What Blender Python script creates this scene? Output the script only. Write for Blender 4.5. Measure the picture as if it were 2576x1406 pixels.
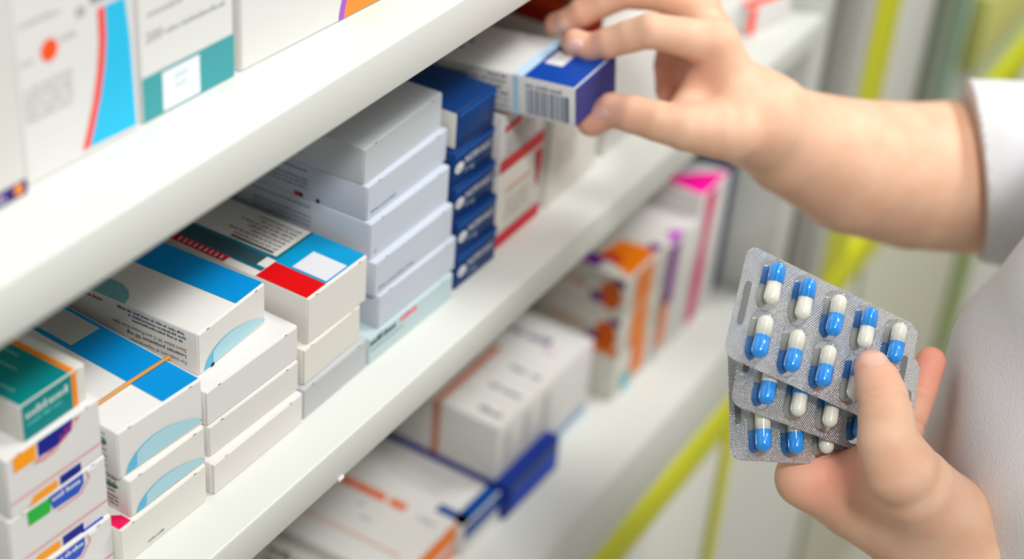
import bpy, bmesh, math, random
import numpy as np
from mathutils import Matrix, Vector, Euler

for o in list(bpy.data.objects):
    bpy.data.objects.remove(o, do_unlink=True)
SC = bpy.context.scene
COL = SC.collection
rnd = random.Random(7)

# ------------------------------------------------------------------ camera, world, lights, exposure
W, H, F = 2576.0, 1406.0, 4341.0                     # frame and focal length in pixels
ZM = 1.0                                             # height of the middle shelf above the floor
CAM = np.array([0.0, -0.36, 0.52457 + ZM])
RC = np.array([[0.51319846, -0.85499384, 0.07491916],   # rows: camera right, down, forward in the room
               [-0.44849609, -0.34157698, -0.82593972],
               [0.73176403, 0.39027004, -0.55875817]])
cd = bpy.data.cameras.new('camera'); cam = bpy.data.objects.new('camera', cd); COL.objects.link(cam)
cam.matrix_world = Matrix((
    (RC[0][0], -RC[1][0], -RC[2][0], CAM[0]),
    (RC[0][1], -RC[1][1], -RC[2][1], CAM[1]),
    (RC[0][2], -RC[1][2], -RC[2][2], CAM[2]),
    (0, 0, 0, 1)))
cd.sensor_width = 36.0; cd.lens = F / W * 36.0
cd.clip_start = 0.02; cd.clip_end = 60
cd.dof.use_dof = True; cd.dof.focus_distance = 0.768; cd.dof.aperture_fstop = 4.0
SC.camera = cam

world = bpy.data.worlds.new('world'); SC.world = world; world.use_nodes = True
bg = world.node_tree.nodes['Background']
bg.inputs[0].default_value = (1.0, 0.995, 0.975, 1); bg.inputs[1].default_value = 0.42

def area_light(name, loc, target, size, energy, color=(1, 0.99, 0.972), size_y=None):
    ld = bpy.data.lights.new(name, 'AREA'); ld.energy = energy; ld.color = color
    ld.shape = 'RECTANGLE'; ld.size = size; ld.size_y = size_y or size
    ob = bpy.data.objects.new(name, ld); COL.objects.link(ob); ob.location = loc
    ob.rotation_euler = (Vector(target) - Vector(loc)).to_track_quat('-Z', 'Y').to_euler()
    return ob
area_light('ceiling_light_key', (-0.55, -1.20, 3.00), (0.70, 0.0, 1.10), 0.28, 58, size_y=0.32)
area_light('ceiling_light_aisle', (0.6, -1.10, 3.00), (0.6, -0.1, 1.0), 3.0, 28, size_y=0.5)  # unseen long lamp, added for soft fill along the shelves
area_light('ceiling_light_far', (2.0, -1.2, 3.00), (1.2, 0.0, 0.9), 1.2, 80, size_y=0.5)  # unseen lamp, added to brighten the grey posts and far end

vs = SC.view_settings
SC.display_settings.display_device = 'sRGB'
vs.view_transform = 'Standard'; vs.look = 'None'; vs.gamma = 1.0; vs.use_curve_mapping = False
vs.exposure = -0.80

# ------------------------------------------------------------------ helpers
def ray(px, py):
    return RC.T @ np.array([(px - W / 2) / F, (py - H / 2) / F, 1.0])
def at(px, py, depth):
    return CAM + ray(px, py) * depth
def tag(o, label, cat, group=None, kind=None):
    if label: o['label'] = label
    if cat: o['category'] = cat
    if group: o['group'] = group
    if kind: o['kind'] = kind
    return o
def link(name, mesh, parent=None, mat=None, loc=None):
    o = bpy.data.objects.new(name, mesh); COL.objects.link(o)
    if parent is not None: o.parent = parent
    if mat is not None and mesh is not None:
        mesh.materials.clear(); mesh.materials.append(mat)
    if loc is not None: o.location = loc
    return o
def smooth(me):
    me.polygons.foreach_set('use_smooth', [True] * len(me.polygons)); return me
def srgb(r, g, b):
    f = lambda c: (c / 255) / 12.92 if c / 255 <= 0.04045 else ((c / 255 + 0.055) / 1.055) ** 2.4
    return (f(r), f(g), f(b), 1)

MATS = {}
def mat(key, rgb, rough=0.5, metal=0.0, bump=0.0, scale=400.0, var=0.0, spec=0.5, sheen=0, sss=0.0, coat=0.0):
    if key in MATS: return MATS[key]
    m = bpy.data.materials.new(key); m.use_nodes = True; nt = m.node_tree
    b = nt.nodes['Principled BSDF']
    b.inputs['Base Color'].default_value = rgb; b.inputs['Roughness'].default_value = rough
    b.inputs['Metallic'].default_value = metal
    b.inputs['Specular IOR Level'].default_value = spec
    if coat: b.inputs['Coat Weight'].default_value = coat; b.inputs['Coat Roughness'].default_value = 0.15
    if sss:
        b.inputs['Subsurface Weight'].default_value = sss
        b.inputs['Subsurface Radius'].default_value = (0.004, 0.0014, 0.0008); b.inputs['Subsurface Scale'].default_value = 1.0
    if bump or var:
        tc = nt.nodes.new('ShaderNodeTexCoord'); nz = nt.nodes.new('ShaderNodeTexNoise')
        nz.inputs['Scale'].default_value = scale; nz.inputs['Detail'].default_value = 4
        nt.links.new(tc.outputs['Object'], nz.inputs['Vector'])
        if bump:
            bp = nt.nodes.new('ShaderNodeBump'); bp.inputs['Strength'].default_value = bump; bp.inputs['Distance'].default_value = 0.0004
            nt.links.new(nz.outputs['Fac'], bp.inputs['Height']); nt.links.new(bp.outputs['Normal'], b.inputs['Normal'])
        if var:
            mx = nt.nodes.new('ShaderNodeMix'); mx.data_type = 'RGBA'
            mx.inputs[6].default_value = rgb; mx.inputs[7].default_value = tuple(c * (1 - var) for c in rgb[:3]) + (1,)
            n2 = nt.nodes.new('ShaderNodeTexNoise'); n2.inputs['Scale'].default_value = scale / 12
            nt.links.new(tc.outputs['Object'], n2.inputs['Vector'])
            nt.links.new(n2.outputs['Fac'], mx.inputs[0]); nt.links.new(mx.outputs[2], b.inputs['Base Color'])
    MATS[key] = m
    return m
def card(r, g, b):                                     # printed carton board of one colour
    if min(r, g, b) > 190: r, g, b = int(r * .945), int(g * .945), int(b * .945)
    return mat('carton_%d_%d_%d' % (r, g, b), srgb(r, g, b), rough=0.5, bump=0.06, scale=900, var=0.03, spec=0.25)
def ink(r, g, b):
    return mat('ink_%d_%d_%d' % (r, g, b), srgb(r, g, b), rough=0.45, var=0.02, scale=300, spec=0.2)

WHITE = (228, 226, 222)
INK = (70, 72, 78)

BOXMESH = {}
def bevel_box(w, l, h, r=0.0006, seg=2):
    k = (round(w, 5), round(l, 5), round(h, 5), r)
    if k in BOXMESH: return BOXMESH[k].copy()
    bm = bmesh.new(); bmesh.ops.create_cube(bm, size=1)
    for v in bm.verts:
        v.co = Vector(((v.co.x + .5) * w, (v.co.y + .5) * l, (v.co.z + .5) * h))
    bmesh.ops.bevel(bm, geom=list(bm.edges), offset=min(r, w / 3, l / 3, h / 3), segments=seg, affect='EDGES', profile=0.5)
    me = bpy.data.meshes.new('box'); bm.to_mesh(me); bm.free(); smooth(me)
    try: me.set_sharp_from_angle(angle=math.radians(50))
    except Exception: pass
    BOXMESH[k] = me
    return me.copy()
def slab(name, x0, x1, y0, y1, z0, z1, m, r=0.001, parent=None):
    me = bevel_box(x1 - x0, y1 - y0, z1 - z0, r)
    return link(name, me, parent, m, (x0, y0, z0))

def face_map(face, w, l, h, e):
    if face == 'front': return lambda u, v: (u, -e - 0.00048, v)
    if face == 'back': return lambda u, v: (w - u, l + e, v)
    if face == 'top': return lambda u, v: (u, v, h + e)
    if face == 'left': return lambda u, v: (-e, l - u, v)
    if face == 'right': return lambda u, v: (w + e, u, v)
def flat(name, box, face, polys, m, e=0.00022, label=None):
    """flat print lying on one face of a carton; polys in face millimetres"""
    w, l, h = box['dims']; fm = face_map(face, w, l, h, e)
    vs_, fs = [], []
    for p in polys:
        fs.append(list(range(len(vs_), len(vs_) + len(p)))); vs_ += [fm(u / 1000, v / 1000) for u, v in p]
    me = bpy.data.meshes.new(name); me.from_pydata(vs_, [], fs); me.update()
    o = link(name, me, box, m)
    if len(polys) > 1: o['kind'] = 'stuff'
    return o
def rect(u0, v0, u1, v1): return [(u0, v0), (u1, v0), (u1, v1), (u0, v1)]
def lines(rows, hgt, gap=0.35):
    """grey rows of tiny words: rows = (u0, v, u1)"""
    out = []
    for u0, v, u1 in rows:
        u = u0
        while u < u1 - hgt:
            n = rnd.uniform(2.0, 6.5) * hgt * .62; n = min(n, u1 - u)
            # letter-like strokes inside each word
            x = u
            while x < u + n - hgt * .3:
                s = rnd.uniform(.28, .5) * hgt; top = hgt * rnd.choice((.66, .66, .7, 1.0))
                out.append(rect(x, v, min(x + s, u + n), v + top)); x += s + hgt * .16
            u += n + hgt * gap
    return out
TEXTCACHE = {}
def text_mesh(s, size, bold=False):
    if (s, size, bold) in TEXTCACHE: return TEXTCACHE[(s, size, bold)].copy()
    cu = bpy.data.curves.new('t', 'FONT'); cu.body = s; cu.size = size; cu.resolution_u = 2
    if bold: cu.offset = size * 0.018
    ob = bpy.data.objects.new('t', cu); COL.objects.link(ob)
    dg = bpy.context.evaluated_depsgraph_get()
    me = bpy.data.meshes.new_from_object(ob.evaluated_get(dg))
    bpy.data.objects.remove(ob, do_unlink=True); bpy.data.curves.remove(cu)
    TEXTCACHE[(s, size, bold)] = me
    return me.copy()
def write(name, box, face, s, u, v, size, m, e=0.0003, bold=False, turn=0, stretch=1.0):
    """lettering on a face; turn 180 = upside down, u,v = start of the baseline in mm"""
    w, l, h = box['dims']; fm = face_map(face, w, l, h, e)
    me = text_mesh(s, size / 1000, bold)
    c, sn = math.cos(math.radians(turn)), math.sin(math.radians(turn))
    for vt in me.vertices:
        x, y = vt.co.x * stretch, vt.co.y
        vt.co = Vector(fm(u / 1000 + c * x - sn * y, v / 1000 + sn * x + c * y))
    me.update()
    o = link(name, me, box, m); o['kind'] = 'stuff'
    return o

class BoxDict(dict): pass
GROUPS = {}
def carton(label, X, Y, yaw, w, l, h, z, rgb=WHITE, group=None, flap=True, flap_open=0.0, name='medicine_box', cat='box', rot=None, side=None):
    """an upright cuboid carton with its front tuck flap; origin at its lower front left corner"""
    me = bevel_box(w, l, h, 0.0007)
    o = bpy.data.objects.new(name, me); COL.objects.link(o); me.materials.append(card(*rgb))
    o.location = (X, Y, ZM + z)
    o.rotation_euler = rot if rot else (0, 0, math.radians(yaw))
    tag(o, label, cat, group); o['dims'] = (w, l, h)
    if flap:
        bm = bmesh.new(); t = 0.00045
        bmesh.ops.create_cube(bm, size=1)
        for v in bm.verts:
            v.co = Vector((0.0006 + (v.co.x + .5) * (w - .0012), -t + (v.co.y + .5) * t * 1.2, 0.0007 + (v.co.z + .5) * (h - .0013)))
            if flap_open and v.co.x < w / 2 and v.co.y < 0: v.co.y -= flap_open
        # little slits at the two upper corners of the flap
        f2 = bpy.data.meshes.new('end_flap'); bmesh.ops.bevel(bm, geom=list(bm.edges), offset=.00016, segments=1, affect='EDGES'); bm.to_mesh(f2); bm.free()
        link('end_flap', f2, o, card(*rgb))
        for ux in (0.14, 0.86):
            flat('flap_slit', o, 'front', [rect(w * 1000 * ux - .9, h * 1000 - .75, w * 1000 * ux + .9, h * 1000 - .3)], ink(60, 52, 44), e=.0001 + flap_open * max(0, 1 - 2 * ux) * .9)
    return o

# ------------------------------------------------------------------ the shelving unit and the place around it
M_SHELF = mat('shelf_paint', srgb(215, 217, 211), rough=0.38, bump=0.05, scale=140, var=0.03)
M_BACK = mat('back_panel', srgb(226, 224, 214), rough=0.5, var=0.04, scale=60)
M_LIME = mat('lime_edging', srgb(206, 208, 10), rough=0.45, spec=.2)
M_GREYP = mat('aluminium_grey', srgb(188, 188, 182), rough=0.5)
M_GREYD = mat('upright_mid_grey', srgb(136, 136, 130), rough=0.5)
M_PANEL = mat('panel_white', srgb(226, 226, 218), rough=0.45, var=0.03, scale=40)
M_FLOOR = mat('floor_tile', srgb(196, 192, 180), rough=0.35, var=0.06, scale=30)
M_WALL = mat('wall_paint', srgb(214, 216, 200), rough=0.6, var=0.04, scale=20)
M_GREEN = mat('green_glass_edge', srgb(70, 150, 110), rough=0.2, spec=0.6)
M_PALEG = mat('pale_green_glass', srgb(186, 202, 190), rough=0.15)
M_DARK = mat('joint_dark', srgb(120, 118, 104), rough=0.7)

tag(slab('floor', -1.5, 4.0, -3.0, 1.0, -0.05, 0.0, M_FLOOR), 'pale stone coloured shop floor', None, kind='structure')
tag(slab('wall_back', -1.5, 4.0, 0.62, 0.70, 0.0, 2.8, M_WALL), 'pale shop wall behind the shelving', None, kind='structure')

T1, T0, M1, M0, B1, B0, BL = 0.19745, 0.17385, 0.0, -0.02262, -0.25321, -0.31638, -0.3590
XS0, XS1, DEP = -0.35, 1.118, 0.34
def shelf(label, z0, z1):
    o = slab('shelf', XS0, XS1, 0.0, DEP, ZM + z0, ZM + z1, M_SHELF, r=0.0012)
    return tag(o, label, 'shelf')
sh_top = shelf('white shelf board with upright medicine boxes, uppermost in view', T0, T1)
sh_mid = shelf('white shelf board under the blue striped boxes and grey stacks, middle of the three', M0, M1)
sh_low = shelf('white shelf board with the orange and blue boxes, lowest in view', B0, B1)
# a paint chip on the lower edge of the middle shelf
def chip(parent, px, py, sx, sz, m):
    r = ray(px, py); p = CAM + r * ((0.0 - CAM[1]) / r[1])
    me = bevel_box(sx, 0.0016, sz, 0.0004); o = link('paint_chip', me, parent, m)
    o.location = Vector(p) - parent.location + Vector((-sx / 2, -0.0008, -sz / 2)); return o
chip(sh_mid, 857, 1203, 0.004, 0.002, mat('chip_white', srgb(232, 232, 228), rough=.6))
tag(slab('back_panel', XS0, XS1, DEP + 0.0005, DEP + 0.0125, ZM + B0, ZM + 0.9, M_BACK), 'pale back panel closing the shelves behind the medicine boxes', 'panel')
tag(slab('end_panel', XS1 + 0.0005, XS1 + 0.033, 0.004, DEP + 0.0125, ZM + B0, ZM + 0.9, M_SHELF), 'white end panel of the shelving beside the grey posts', 'panel')
tag(slab('end_panel', XS0 - 0.033, XS0 - 0.0005, 0.004, DEP + 0.0125, ZM + B0, ZM + 0.9, M_SHELF), 'white end panel at the near end of the shelving', 'panel')
# grey double post
gp = bpy.data.objects.new('grey_post', None); COL.objects.link(gp); gp.location = (1.152, 0, ZM + B0)
tag(gp, 'grey metal double post between the white shelving and lime edged cabinet', 'post')
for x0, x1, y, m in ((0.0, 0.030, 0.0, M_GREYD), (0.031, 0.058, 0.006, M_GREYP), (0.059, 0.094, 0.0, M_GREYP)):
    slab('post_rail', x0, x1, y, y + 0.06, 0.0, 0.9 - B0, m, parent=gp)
# cabinet below the shelves: lime rail, drawer fronts with lime edging
cab = bpy.data.objects.new('base_cabinet', None); COL.objects.link(cab); cab.location = (XS0, 0, 0)
tag(cab, 'white base cabinet with lime green rail and lime edged doors under the shelves', 'cabinet')
slab('top_rail', 0, 2.9 - XS0, -0.001, 0.02, ZM + BL, ZM + B0 - 0.0005, M_LIME, parent=cab)
xs = [XS0, 0.10, 0.60, 1.090, 1.392]
for i in range(4):
    slab('door_panel', xs[i] - XS0 + 0.010, xs[i + 1] - XS0 - 0.010, 0.004, 0.022, 0.08, ZM + BL - 0.001, M_PANEL, parent=cab)
for x in (0.10, 0.60, 1.090):
    slab('door_edging', x - XS0 - 0.009, x - XS0 + 0.009, 0.0, 0.022, 0.08, ZM + BL - 0.001, M_LIME, parent=cab)
slab('door_joint', 1.392 - XS0 - 0.008, 1.392 - XS0 + 0.012, 0.012, 0.024, 0.08, ZM + BL - 0.001, M_DARK, parent=cab)
slab('door_panel', 1.405 - XS0, 1.82 - XS0, 0.004, 0.022, 0.08, ZM + BL - 0.001, mat('panel_cream', srgb(206, 206, 184), rough=.5), parent=cab)
slab('door_edging', 1.83 - XS0, 1.90 - XS0, 0.0, 0.022, 0.08, ZM + BL - 0.001, mat('edging_green', srgb(120, 150, 40), rough=.4), parent=cab)
slab('door_panel', 1.91 - XS0, 2.9 - XS0, 0.004, 0.022, 0.08, ZM + BL - 0.001, M_PANEL, parent=cab)
slab('carcass', 0.0, 3.2, 0.0245, DEP + .0125, 0.0, ZM + B0 - 0.0005, M_PANEL, parent=cab)
# tall display cabinet further along, lime stile, pale door, green glass edge and lime shelf rails
dc = bpy.data.objects.new('display_cabinet', None); COL.objects.link(dc); dc.location = (1.25, 0, ZM + B0)
tag(dc, 'tall pale display cabinet with lime stile and green glass edges beyond the grey posts', 'cabinet')
zt = 1.0
slab('stile', 0.0, 0.066, 0.0, 0.05, 0.0, zt, M_LIME, parent=dc)
slab('door_panel', 0.068, 0.205, 0.008, 0.03, 0.0, zt, M_PANEL, parent=dc)
slab('post', 0.207, 0.262, 0.0, 0.05, 0.0, zt, mat('greygreen_post', srgb(128, 140, 120), rough=.4), parent=dc)
slab('glass_edge', 0.263, 0.292, 0.0, 0.05, 0.0, zt, M_GREEN, parent=dc)
slab('glass_pane', 0.294, 1.55, 0.010, 0.016, 0.0, zt, M_PALEG, parent=dc)
for zz, hh in ((0.070, 0.085), (0.26, 0.06), (0.42, 0.06)):
    slab('shelf_rail', 0.36, 1.55, -0.006, 0.009, zz, zz + hh, mat('lime_pale', srgb(204, 204, 112), rough=.4), parent=dc)
slab('carcass', 0.0, 1.6, 0.052, DEP, 0.0, zt, M_PANEL, parent=dc)

# ------------------------------------------------------------------ medicine boxes, middle shelf
GREY_INK = ink(*INK)
PALE = ink(150, 150, 150)
def swoosh(b, dot=False):
    w, h = b['dims'][0] * 1000, b['dims'][2] * 1000
    up, lo = [], []
    for i in range(25):
        t = i / 24; u = w * (.07 + .91 * t)
        up.append((u, h * (.07 + .40 * math.sin(math.pi * min(1, t ** .72)) ** .8 + .07 * t))); lo.append((u, h * (.05 + .05 * t)))
    flat('swoosh_rim', b, 'front', [lo + up[::-1]], ink(96, 186, 224), e=.0002)
    up2 = [(u + w * .02, v - h * .012) for u, v in up[2:-1]]; lo2 = [(u + w * .02, v) for u, v in lo[2:-1]]
    up2[0] = (up2[0][0] + w * .03, lo2[0][1] + h * .03)
    flat('swoosh', b, 'front', [lo2 + up2[::-1]], ink(172, 214, 224), e=.00028)
    if dot:
        flat('dot', b, 'front', [[(w * .19 + w * .025 * math.cos(a), h * .05 + h * .045 * math.sin(a)) for a in [k * math.pi / 8 for k in range(16)]]], ink(20, 20, 20), e=.00034)

def stripe_top(b, u0, u1, v1=125, v0=.6):
    flat('blue_stripe', b, 'top', [rect(u0, v0, u1, v1)], ink(0, 142, 214))

# --- A: white boxes with blocks of colour at the near left end, teal box on top
GA = 'white boxes with colour block logos in the near left stack'
def logo_box(label, X, Y, yaw, w, h, z, kind):
    b = carton(label, X, Y, yaw, w, .12, h, z, group=GA, rgb=(232, 231, 228))
    H_ = h * 1000
    pink = ink(226, 150, 158); red = ink(226, 40, 66); navy = ink(18, 30, 140); blue = ink(40, 84, 190); orange = ink(250, 158, 20); green = ink(40, 178, 62)
    flat('pink_rule', b, 'front', [rect(1, H_ * .235, w * 1000 - .8, H_ * .265)], pink)
    flat('orange_block' if kind != 1 else 'green_block', b, 'front', [[(9.5, .6), (24.6, .6), (24.6, H_ * .155), (12.5, H_ * .155)]], orange if kind != 1 else green)
    flat('navy_block', b, 'front', [rect(26.2, .6, 37.5, H_ * .165)], navy)
    if kind == 2:
        flat('navy_patch', b, 'front', [[(16.5, H_ - 8.5), (26, H_ - 8.9), (34, H_ - 6.2), (35.5, H_ - .8), (16.5, H_ - .8)]], navy)
        flat('orange_block', b, 'front', [[(4, H_ - 8.4), (15, H_ - 8.4), (15.6, H_ - .8), (4, H_ - .8)]], orange)
        scr = []
        for i in range(90):
            t = rnd.random(); u = 14 + 24 * t + rnd.uniform(-1.5, 1.5); v = H_ - 10 + 8.5 * max(0, t - .45) * 1.9 + rnd.uniform(-1.6, 1.2)
            a = rnd.uniform(.2, 1.3); L = rnd.uniform(.6, 1.6)
            scr.append([(u, v), (u + .35, v - .1), (u + .35 + L * math.cos(a), min(v + L * math.sin(a), H_ - .7)), (u + L * math.cos(a), min(v + L * math.sin(a), H_ - .7))])
        flat('red_scrawl', b, 'front', scr, ink(236, 60, 84), e=.0003)
    else:
        flat('green_block', b, 'front', [[(10, H_ - 8.6), (21.3, H_ - 8.8), (22, H_ - 1.6), (9.6, H_ - 1.2)]], green)
        flat('blue_block', b, 'front', [[(23, H_ - 8.8), (36.6, H_ - 9.2), (39.5, H_ - 6), (39.5, H_ - .8), (20.5, H_ - 1.2)]], blue)
        flat('red_chevron', b, 'front', [[(25, H_ - 11.2), (38, H_ - 11), (43, H_ - 5.2), (42.3, H_ - .8), (41.5, H_ - .8), (42, H_ - 5.2), (37.5, H_ - 10.2), (25, H_ - 10.4)]], pink)
        flat('title_strokes', b, 'front', lines([(22.5, H_ - 4.4, 38.5)], 2.4), ink(224, 230, 240), e=.0004)
        flat('blue_tab', b, 'top', [rect(40, .6, 52, 3.4)], ink(30, 74, 200))
        flat('white_tab', b, 'front', [rect(41.5, H_ - 2.0, 46, H_ - .4)], ink(246, 246, 246), e=.0005)
    return b
logo_box('white box with green and blue logo blocks, lowest of the near left stack', .3424, .0341, -3, .0554, .0281, 0.0, 1)
logo_box('white box with orange, navy and green logo, second from bottom of near left stack', .3460, .0355, -2.9, .0524, .0311, .0281, 3)
logo_box('white box with navy patch and red scrawl, directly under the teal box', .3476, .0353, -2.1, .0502, .0298, .0592, 2)
a1 = carton('teal box with orange edge stripe on top of the near left stack', .3598, .0373, -.9, .0351, .075, .0175, .0890, group=None, rgb=(232, 230, 222))
TEAL = ink(0, 132, 132)
flat('teal_panel', a1, 'top', [rect(.6, 0, 26.8, 74)], TEAL)
flat('teal_panel', a1, 'front', [rect(.5, .5, 26.8, 17.4)], TEAL)
flat('orange_stripe', a1, 'top', [rect(26.8, 0, 29.6, 74)], ink(244, 138, 10))
flat('orange_stripe', a1, 'front', [rect(26.8, .5, 29.6, 17.4)], ink(244, 138, 10))
flat('title_strokes', a1, 'front', lines([(2.2, 10.4, 25.5)], 3.6), ink(196, 216, 208), e=.0004)
flat('subtitle_strokes', a1, 'front', lines([(2.4, 6.8, 22)], 2.0), ink(90, 196, 190), e=.0004)
flat('text_lines', a1, 'top', [rect(5 + i * 3.4, 8 + j * 2.4 + i * 3, 6.2 + i * 3.4, 9.6 + j * 2.4 + i * 3) for i in (0, 3, 5) for j in range(9)], ink(120, 190, 178), e=.0004)

# --- B: blue striped boxes with swoosh
GB = 'white boxes with blue stripe and pale swoosh'
b3 = carton('white box with embossed front, at the bottom under two swoosh boxes', .3976, .0270, -1.5, .0544, .12, .0211, 0.0, rgb=(236, 234, 226))
flat('magenta_corner', b3, 'top', [[(.3, .4), (7.5, .4), (7.5, 6), (.3, 14)]], ink(226, 20, 84))
flat('small_print', b3, 'front', lines([(16, 3.0, 26)], 1.4), ink(150, 146, 138))
b2 = carton('white box with pale blue swoosh, under the rubber banded box', .4060, .0285, -2.3, .0470, .12, .0206, .0211, group=GB, rgb=(236, 234, 228)); swoosh(b2)
b1 = carton('white box with blue stripe, held by a tan rubber band', .4044, .0318, -4.3, .0494, .13, .0249, .0417, group=GB, rgb=(236, 235, 232)); swoosh(b1)
stripe_top(b1, 27.2, 48.4)
flat('label_patch', b1, 'top', [rect(29.5, 58, 46.5, 82)], ink(184, 184, 178), e=.0003)
for bb in (b1, b2):
    L = bb['dims'][1] * 1000; h_ = bb['dims'][2] * 1000
    flat('text_lines', bb, 'left', lines([(L - 60, h_ * f, L - 6) for f in (.16, .26, .36, .5, .6, .74, .84)], 1.1), ink(96, 96, 96))
    flat('green_mark', bb, 'left', [rect(L - 14, h_ * .64, L - 6, h_ * .72)], ink(60, 120, 80))
# rubber band
def tube_path(name, pts, r, m, closed=True, label=None, cat=None, flatten=1.0):
    cu = bpy.data.curves.new(name, 'CURVE'); cu.dimensions = '3D'; cu.bevel_depth = r; cu.bevel_resolution = 3; cu.resolution_u = 6
    sp = cu.splines.new('POLY'); sp.points.add(len(pts) - 1)
    for p, q in zip(sp.points, pts): p.co = (*q, 1)
    sp.use_cyclic_u = closed
    ob = bpy.data.objects.new(name, cu); COL.objects.link(ob)
    dg = bpy.context.evaluated_depsgraph_get(); me = bpy.data.meshes.new_from_object(ob.evaluated_get(dg))
    bpy.data.objects.remove(ob, do_unlink=True); bpy.data.curves.remove(cu)
    smooth(me)
    return me
bw, bl_, bh = b1['dims']
yb = .0185
me = tube_path('rubber_band', [(-.0012, yb, .0008), (-.0012, yb, bh + .0006), (-.0004, yb, bh + .0012), (bw / 2, yb + .0008, bh + .0013), (bw + .0004, yb + .0012, bh + .0012), (bw + .0012, yb + .0012, bh), (bw + .0012, yb + .0012, .0008), (bw, yb, -.0000), (.0, yb, -.0000)], .0009, None)
rb = link('rubber_band', me, None, mat('rubber_tan', srgb(206, 146, 70), rough=.45, var=.1, scale=600))
rb.matrix_world = Matrix.Translation(b1.location) @ Matrix.Rotation(b1.rotation_euler.z, 4, 'Z')
tag(rb, 'tan rubber band stretched across the blue striped box', 'rubber band')

# --- C: three plain white boxes, striped swoosh box on top
GC = 'plain white boxes under the striped box'
c4 = carton('plain white box at the bottom of the stack under the black dotted box', .4560, .0261, -1.4, .0655, .12, .0178, 0.0, group=GC, flap_open=.0010, rgb=(234, 231, 226))
c3 = carton('plain white box in the middle of three under the black dotted box', .4591, .0296, -1.7, .0634, .12, .0172, .0178, group=GC, rgb=(232, 230, 226))
c2 = carton('plain white box directly under the box with the black dot', .4588, .0310, -2.0, .0644, .12, .0192, .0350, group=GC, flap_open=.0006, rgb=(234, 232, 229))
c1 = carton('white box with blue stripe, swoosh and black dot, small print on its side', .4664, .0403, 1.8, .0491, .10, .0225, .0542, group=GB, rgb=(236, 234, 230)); swoosh(c1, True)
stripe_top(c1, 28.5, 48.6, 98)
flat('pale_blob', c1, 'top', [[(.3, 40), (5, 41.5), (9, 45), (11.4, 50), (12, 56), (10.5, 64), (7, 74), (.3, 84)]], ink(120, 176, 184))
TX = ink(92, 88, 80)
write('lettering', c1, 'left', 'For treatment of Hypertension', 94, 5.4, 2.5, TX, turn=180)
write('lettering', c1, 'left', 'Losartan potassium 50 mg', 94, 8.9, 2.5, TX, turn=180, bold=True, stretch=1.25)
write('lettering', c1, 'left', 'Store below 30 C and Protect from light.', 94, 12.0, 2.5, TX, turn=180)
flat('text_lines', c1, 'left', lines([(64, 15.0, 94), (62, 17.2, 94), (56, 19.4, 94)], 1.35), TX)
flat('red_name', c1, 'left', lines([(33, 19.2, 48)], 1.5), ink(180, 60, 66))
flat('barcode', c1, 'left', [rect(4 + i * .9, 3.2, 4 + i * .9 + rnd.choice((.3, .5, .6)), 9.5) for i in range(24)], ink(84, 78, 66))

# --- D: grey box, white box, red and blue printed box
d3 = carton('flat grey front box at the bottom under the red and blue box', .5228, .0250, -.1, .0522, .12, .0180, 0.0, rgb=(196, 199, 202))
d2 = carton('cream white box between the grey box and the red printed box', .5253, .0277, -.1, .0470, .12, .0210, .0180, rgb=(234, 232, 222), flap_open=.0008)
d1 = carton('white box with red, blue and teal printed top and a grey patch', .5297, .0281, -.8, .0470, .11, .0263, .0391, rgb=(236, 233, 227))
flat('blue_print', d1, 'top', [rect(14.6, .8, 46.6, 31)], ink(0, 152, 206))
flat('teal_print', d1, 'top', [[(5, 31), (15, 31), (46.6, 31), (46.6, 33), (19, 33), (18, 84), (5, 84)]], ink(24, 110, 128))
flat('dark_patch', d1, 'top', [rect(6.5, 36, 16, 82)], ink(52, 84, 92), e=.0003)
flat('red_block', d1, 'top', [rect(.4, .6, 15, 30.5)], ink(220, 8, 14), e=.0003)
flat('white_patch', d1, 'top', [rect(8, 30.5, 16, 36)], ink(228, 228, 226), e=.0004)
flat('grey_label', d1, 'top', [rect(16.6, 1.6, 33.2, 21.6)], ink(222, 224, 230), e=.0004)
flat('red_strip', d1, 'top', [rect(.4, 50, 5.5, 84)], ink(190, 30, 40), e=.0003)
flat('red_letters', d1, 'top', [[(1.2, v), (4.4, v + .4), (4.4, v + 1.7), (1.2, v + 1.3)] for v in [52 + 3.2 * i for i in range(9)]], ink(226, 170, 170), e=.0004)
flat('text_lines', d1, 'top', [[(p[1], p[0]) for p in q] for q in lines([(36, 20 + 3.1 * i, 58 + 5 * (i % 3)) for i in range(8)], 1.5)], ink(110, 106, 100))
flat('black_bar', d1, 'top', [rect(20, 36, 21.6, 62)], ink(92, 88, 84), e=.0003)

# --- E: pale blue grey boxes, mint box at the bottom
GE = 'pale blue grey boxes in the tall centre stack'
e6 = carton('mint box with pink word, lowest of the pale grey stack', .5764, .0248, -.9, .0760, .12, .0163, 0.0, rgb=(196, 216, 220))
flat('title_strokes', e6, 'front', lines([(1.2, 11.6, 23)], 3.4), ink(70, 90, 92), e=.0003)
flat('pink_word', e6, 'front', lines([(27.5, 12.0, 42)], 3.2), ink(226, 110, 134)); flat('pink_bar', e6, 'front', [rect(27.5, 12.0, 42, 14.6)], ink(232, 142, 160), e=.00018)
flat('text_lines', e6, 'front', lines([(2, 8, 30)], 1.2), ink(130, 158, 162))
E5 = [('pale blue grey box just above the mint box, lowest of its kind', .5860, .0263, -.8, .0701, .0201, .0163, 0),
      ('pale blue grey box second up from the mint box', .5837, .0276, 0.0, .0709, .0201, .0364, 1),
      ('pale blue grey box in the middle of the tall centre stack', .5839, .0312, .3, .0715, .0211, .0565, 2),
      ('pale blue grey box printed 28, directly under the topmost grey box', .5847, .0342, 1.1, .0730, .0194, .0776, 3),
      ('grey box topmost of the tall centre stack, plain front', .5846, .0366, 1.9, .0717, .0198, .0970, 4)]
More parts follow.
